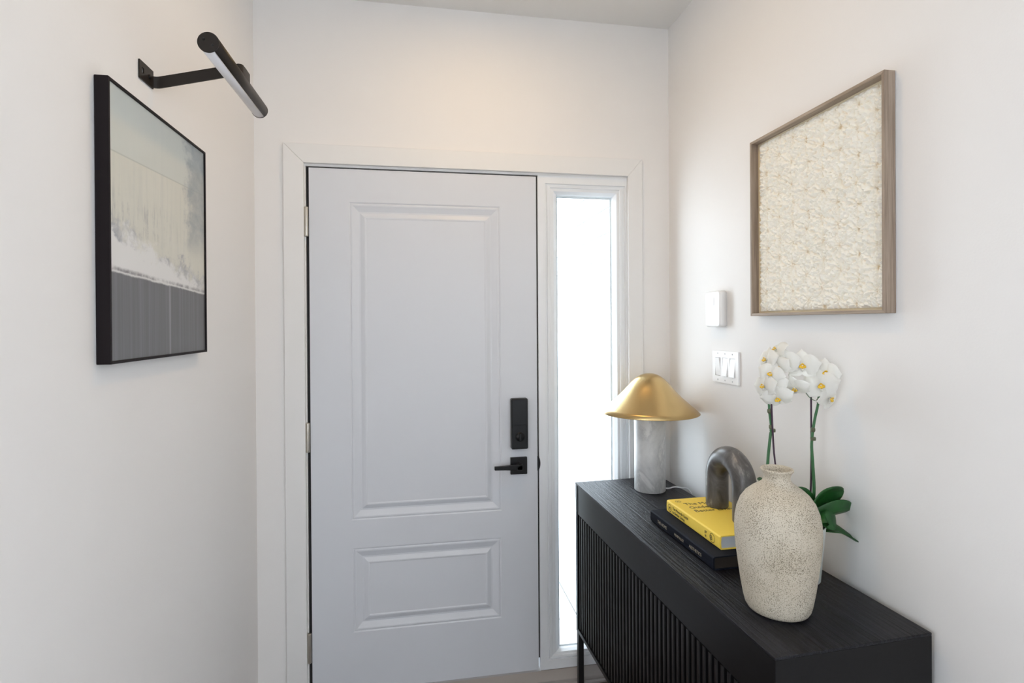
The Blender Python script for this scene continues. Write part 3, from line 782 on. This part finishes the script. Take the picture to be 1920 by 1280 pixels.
def rails(parent, x0, x1, y0, y1, z0, z1, wdt, mh, mv, bev):
    """four mitred rails around an opening; frame lies in a plane of constant x from x0 to x1"""
    out = [(y0, z0), (y1, z0), (y1, z1), (y0, z1)]; inn = [(y0 + wdt, z0 + wdt), (y1 - wdt, z0 + wdt), (y1 - wdt, z1 - wdt), (y0 + wdt, z1 - wdt)]
    for i in range(4):
        j = (i + 1) % 4; q_ = [out[i], out[j], inn[j], inn[i]]
        b = B().add([(x0, y, z) for y, z in q_] + [(x1, y, z) for y, z in q_], [(0, 1, 2, 3), (7, 6, 5, 4), (0, 1, 5, 4), (1, 2, 6, 5), (2, 3, 7, 6), (3, 0, 4, 7)])
        b.obj('frame_rail', mv if i % 2 else mh, parent, bev, 1)


LY0, LY1, LZ0, LZ1 = -1.0214, -0.5419, 1.3947, 1.9603
pic = root('abstract_painting', (XL, (LY0 + LY1) / 2, (LZ0 + LZ1) / 2), 'black framed abstract painting in grey, white and cream on the left wall', 'picture')
hy, hzz = (LY1 - LY0) / 2, (LZ1 - LZ0) / 2
rails(pic, 0.001, 0.0265, -hy, hy, -hzz, hzz, 0.006, M['frame_black'], M['frame_black'], 0.0006)
cv = B().add([(0.0225, -hy + 0.006, -hzz + 0.006), (0.0225, hy - 0.006, -hzz + 0.006), (0.0225, hy - 0.006, hzz - 0.006), (0.0225, -hy + 0.006, hzz - 0.006),
              (0.004, -hy + 0.006, -hzz + 0.006), (0.004, hy - 0.006, -hzz + 0.006), (0.004, hy - 0.006, hzz - 0.006), (0.004, -hy + 0.006, hzz - 0.006)],
             [(0, 1, 2, 3), (7, 6, 5, 4), (0, 4, 5, 1), (1, 5, 6, 2), (2, 6, 7, 3), (3, 7, 4, 0)]).obj('canvas', M['painting'], pic)
uv = cv.data.uv_layers.new(name='UVMap')
for lp in cv.data.loops:
    p = cv.data.vertices[lp.vertex_index].co
    uv.data[lp.index].uv = ((p.y + hy - 0.006) / (2 * hy - 0.012), (p.z + hzz - 0.006) / (2 * hzz - 0.012))

TX, TZ, TY0, TY1, TR = -0.016, 2.079, -0.941, -0.567, 0.0222
pl = root('picture_light', (XL, -0.79, 2.055), 'dark bronze tube picture light on a strap arm above the painting', 'lamp')


def lp_(x, y, z):
    return (x - XL, y + 0.79, z - 2.055)


# wall plate with two slots (a strip with holes built from bars)
pz0, pz1, py0, py1 = 2.031, 2.073, -0.853, -0.790
b = B()
ys = [py0, py0 + 0.010, py0 + 0.019, py1 - 0.024, py1 - 0.015, py1]
zs = [pz0, pz0 + 0.016, pz1 - 0.014, pz1]
for i in range(5):
    for j in range(3):
        if j == 1 and i == 1:
            continue
        b.box(lp_(XL + 0.001, ys[i], zs[j]), lp_(XL + 0.004, ys[i + 1], zs[j + 1]))
b.obj('wall_plate', M['bronze'], pl)
scw = B().lathe([(0.0001, 0), (0.0055, 0), (0.0045, 0.002), (0.0001, 0.0024)], 16); scw.v = [(0.004 + z, x - 0.021 + 0.003, y - 0.003) for x, y, z in scw.v]
scw.obj('screw', M['blackmetal'], pl)
a0 = V(lp_(XL + 0.001, -0.790, 2.048)); a1 = V(lp_(XL + 0.012, -0.786, 2.049)); a2 = V(lp_(XL + 0.03, -0.785, 2.0535)); a3 = V(lp_(TX + 0.000, -0.784, 2.091)); a4 = V(lp_(TX + 0.016, -0.780, 2.096)); a5 = V(lp_(TX + 0.0195, -0.765, 2.096)); a6 = V(lp_(TX + 0.0195, -0.725, 2.096))
rs = []
PP = spline([a0, a1, a2, a2.lerp(a3, 0.33), a2.lerp(a3, 0.67), a3, a4, a5, a6], 6)
for i, p in enumerate(PP):
    tg = (PP[min(i + 1, len(PP) - 1)] - PP[max(i - 1, 0)]).normalized(); upv = V((0, 0, 1)); upv = (upv - tg * tg.z).normalized(); nn = tg.cross(upv)
    hh = 0.0135
    rs.append([p + upv * hh + nn * 0.0015, p + upv * hh - nn * 0.0015, p - upv * hh - nn * 0.0015, p - upv * hh + nn * 0.0015])
B().rings(rs, cap0=True, cap1=True, smooth=False).obj('arm', M['bronze'], pl)
# tube: dark shell with a flat frosted lens turned to the wall and down
la = math.radians(238); open_ = math.radians(66)
shell = []; lens = []
n_ = 28
arc = [la + open_ + (2 * math.pi - 2 * open_) * k / n_ for k in range(n_ + 1)]
sec = [(TR * math.cos(a), TR * math.sin(a)) for a in arc] + [((TR - 0.0016) * math.cos(a), (TR - 0.0016) * math.sin(a)) for a in reversed(arc)]
B().rings([[lp_(TX + x, y, TZ + z) for x, z in sec] for y in (TY0 + 0.003, TY1 - 0.003)], cap0=True, cap1=True).obj('tube_shell', M['bronze'], pl)
arc2 = [la - open_ + 2 * open_ * k / 12 for k in range(13)]
sec2 = [((TR - 0.0010) * math.cos(a) * 1.0, (TR - 0.0010) * math.sin(a)) for a in arc2]
B().rings([[lp_(TX + x, y, TZ + z) for x, z in sec2 + [(0.3 * sec2[-1][0], 0.3 * sec2[-1][1]), (0.3 * sec2[0][0], 0.3 * sec2[0][1])]] for y in (TY0 + 0.003, TY1 - 0.003)], cap0=True, cap1=True).obj('lens', M['diffuser'], pl)
for y0, y1 in ((TY0, TY0 + 0.003), (TY1 - 0.003, TY1)):
    sg = 36
    B().rings([[lp_(TX + r * math.cos(2 * math.pi * j / sg), y, TZ + r * math.sin(2 * math.pi * j / sg)) for j in range(sg)] for r, y in ((TR - 0.0006, y0), (TR, y0 + 0.0006), (TR, y1 - 0.0006), (TR - 0.0006, y1))], cap0=True, cap1=True, smooth=False).obj('end_cap', M['bronze'], pl)
for dx, dz in ((-0.009, 0.006), (0.009, -0.006)):
    sg = 12
    B().rings([[lp_(TX + dx + r * math.cos(2 * math.pi * j / sg), y, TZ + dz + r * math.sin(2 * math.pi * j / sg)) for j in range(sg)] for r, y in ((0.003, TY0), (0.0022, TY0 - 0.0012))], cap0=True, cap1=True, smooth=False).obj('screw', M['blackmetal'], pl)

# ------------------------------------------------------------------ right shadow-box picture
RY0, RY1, RZ0, RZ1 = -1.1292, -0.626, 1.4882, 2.0424
rp = root('paper_relief', (XR, (RY0 + RY1) / 2, (RZ0 + RZ1) / 2), 'greyed oak shadow box with crumpled ivory folded paper on the right wall', 'picture')
hy, hzz = (RY1 - RY0) / 2, (RZ1 - RZ0) / 2
fw_ = 0.0085
rails(rp, -0.0305, -0.001, -hy, hy, -hzz, hzz, fw_, M['oak_h'], M['oak_v'], 0.0008)
B().box((-0.006, -hy + fw_, -hzz + fw_), (-0.002, hy - fw_, hzz - fw_)).obj('backing_board', M['mat_board'], rp)
ny, nz_ = 190, 216
py_, pz_ = hy - fw_ - 0.012, hzz - fw_ - 0.006
random.seed(11)
nodes = []
colw, rowh = 0.058, 0.062
ci = 0; y = -py_ + 0.02
while y < py_ + 0.03:
    z = -pz_ - 0.03 + (rowh / 2 if ci % 2 else 0)
    while z < pz_ + 0.04:
        nodes.append((y + random.uniform(-0.005, 0.005), z + random.uniform(-0.008, 0.008), random.uniform(0, 6.28), random.choice((9, 10, 11)))); z += rowh
    y += colw; ci += 1
vs_, cr = [], []
for i in range(nz_ + 1):
    z = -pz_ + 2 * pz_ * i / nz_
    for j in range(ny + 1):
        y = -py_ + 2 * py_ * j / ny
        best, sec_, bk = 9, 9, 0
        for k, (a, c_, _, _) in enumerate(nodes):
            if abs(a - y) > 0.07 or abs(c_ - z) > 0.08:
                continue
            dd = math.hypot(y - a, z - c_)
            if dd < best:
                sec_ = best; best = dd; bk = k
            elif dd < sec_:
                sec_ = dd
        a, c_, ph, nr = nodes[bk]
        th = math.atan2(z - c_, y - a); rr2 = min(1.0, best / 0.030)
        wob = noise.noise(V((y * 55, z * 55, 3.1)))
        pleat = abs(((th * nr / (2 * math.pi) + ph + wob * 0.7) % 1.0) - 0.5) * 2
        h = 0.0012 + 0.0040 * rr2 ** 0.7 + 0.0100 * (pleat - 0.45) * (0.35 + 0.65 * rr2)
        fine = abs(noise.noise(V((y * 95, z * 95, 0.5)))); h += 0.0085 * (0.28 - fine)
        h += 0.0028 * noise.noise(V((y * 230, z * 230, 7.5)))
        cordd = abs(y - a + 0.004 * noise.noise(V((z * 30, a * 9, 1.0))))
        if cordd < 0.0035:
            h += 0.0030 * (1 - cordd / 0.0035)
        e = min(1.0, min(py_ - abs(y), pz_ - abs(z)) / 0.010)
        h = max(0.0006, h) * (0.25 + 0.75 * e)
        vs_.append((-0.0062 - h, y, z))
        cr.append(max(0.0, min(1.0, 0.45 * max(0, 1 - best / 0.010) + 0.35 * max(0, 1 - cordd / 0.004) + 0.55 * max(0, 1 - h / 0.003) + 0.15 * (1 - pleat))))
me = bpy.data.meshes.new('folded_paper')
me.from_pydata(vs_, [], [(i * (ny + 1) + j, (i + 1) * (ny + 1) + j, (i + 1) * (ny + 1) + j + 1, i * (ny + 1) + j + 1) for i in range(nz_) for j in range(ny)])
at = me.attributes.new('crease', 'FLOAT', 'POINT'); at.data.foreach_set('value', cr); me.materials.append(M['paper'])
fp = bpy.data.objects.new('folded_paper', me); LINK(fp); fp.parent = rp

# ------------------------------------------------------------------ wall devices
kp = root('wall_sensor', (XR, -0.3985, 1.5165), 'white rounded sensor box on the wall above the light switch', 'sensor')
B().box((-0.006, -0.047, -0.060), (-0.0005, 0.047, 0.060)).obj('back_plate', M['plastic'], kp, 0.002, 2)
bk_ = B().rings([[(x, sy * (hw_ - cr_) + cr_ * math.cos(a), sz * (hh_ - cr_) + cr_ * math.sin(a)) for (sy, sz, a0_) in ((1, 1, 0), (-1, 1, 90), (-1, -1, 180), (1, -1, 270)) for a in [math.radians(a0_ + 90 * k / 5) for k in range(6)]]
                 for x, hw_, hh_, cr_ in ((-0.005, 0.0495, 0.0645, 0.012), (-0.024, 0.0495, 0.0645, 0.012), (-0.0285, 0.048, 0.063, 0.012), (-0.0305, 0.0445, 0.0595, 0.010))], cap0=True, cap1=True)
bk_.obj('housing', M['plastic'], kp)
B().box((-0.0312, -0.012, 0.012), (-0.0303, 0.013, 0.042)).obj('lens_window', M['diffuser'], kp, 0.0003, 1)
sw = root('light_switch', (XR, -0.4395, 1.3085), 'white three gang rocker light switch plate below the sensor box', 'switch')
pw2, ph2 = 0.0815, 0.057
# plate frame with three openings
b = B(); ys = [-pw2]
cen = [0.046, 0.0, -0.046]
edges = [-pw2] + sorted([c + s_ for c in cen for s_ in (-0.0170, 0.0170)]) + [pw2]
zz = [-ph2, -0.0335, 0.0335, ph2]
for i in range(len(edges) - 1):
    for j in range(3):
        if j == 1 and i % 2 == 1:
            continue
        b.box((-0.0065, edges[i], zz[j]), (-0.0005, edges[i + 1], zz[j + 1]))
b.obj('switch_plate', M['plastic'], sw)
for k, c in enumerate(cen):
    B().box((-0.003, c - 0.0168, -0.0333), (-0.0008, c + 0.0168, 0.0333)).obj('recess', M['gapdark'], sw)
    tl = 0.0035 if k == 0 else -0.0035
    b = B().add([(-0.0045 - x, c + yy_, z) for x, yy_, z in ((0.0035 + tl, -0.0150, 0.0320), (0.0035 + tl, 0.0150, 0.0320), (0.0030, -0.0150, 0), (0.0030, 0.0150, 0), (0.0035 - tl, -0.0150, -0.0320), (0.0035 - tl, 0.0150, -0.0320),
                                                         (-0.003, -0.0150, 0.0320), (-0.003, 0.0150, 0.0320), (-0.003, -0.0150, -0.0320), (-0.003, 0.0150, -0.0320))],
                [(0, 1, 3, 2), (2, 3, 5, 4), (0, 6, 7, 1), (4, 5, 9, 8), (0, 2, 4, 8, 6), (1, 7, 9, 5, 3), (6, 8, 9, 7)])
    b.obj('rocker', M['plastic'], sw)
    for z in (0.0475, -0.0475):
        s_ = B().lathe([(0.0001, 0), (0.0028, 0), (0.0022, 0.0008), (0.0001, 0.001)], 12); s_.v = [(-0.0064 - z_, c + x, z + y) for x, y, z_ in s_.v]
        s_.obj('screw', M['screw'], sw)
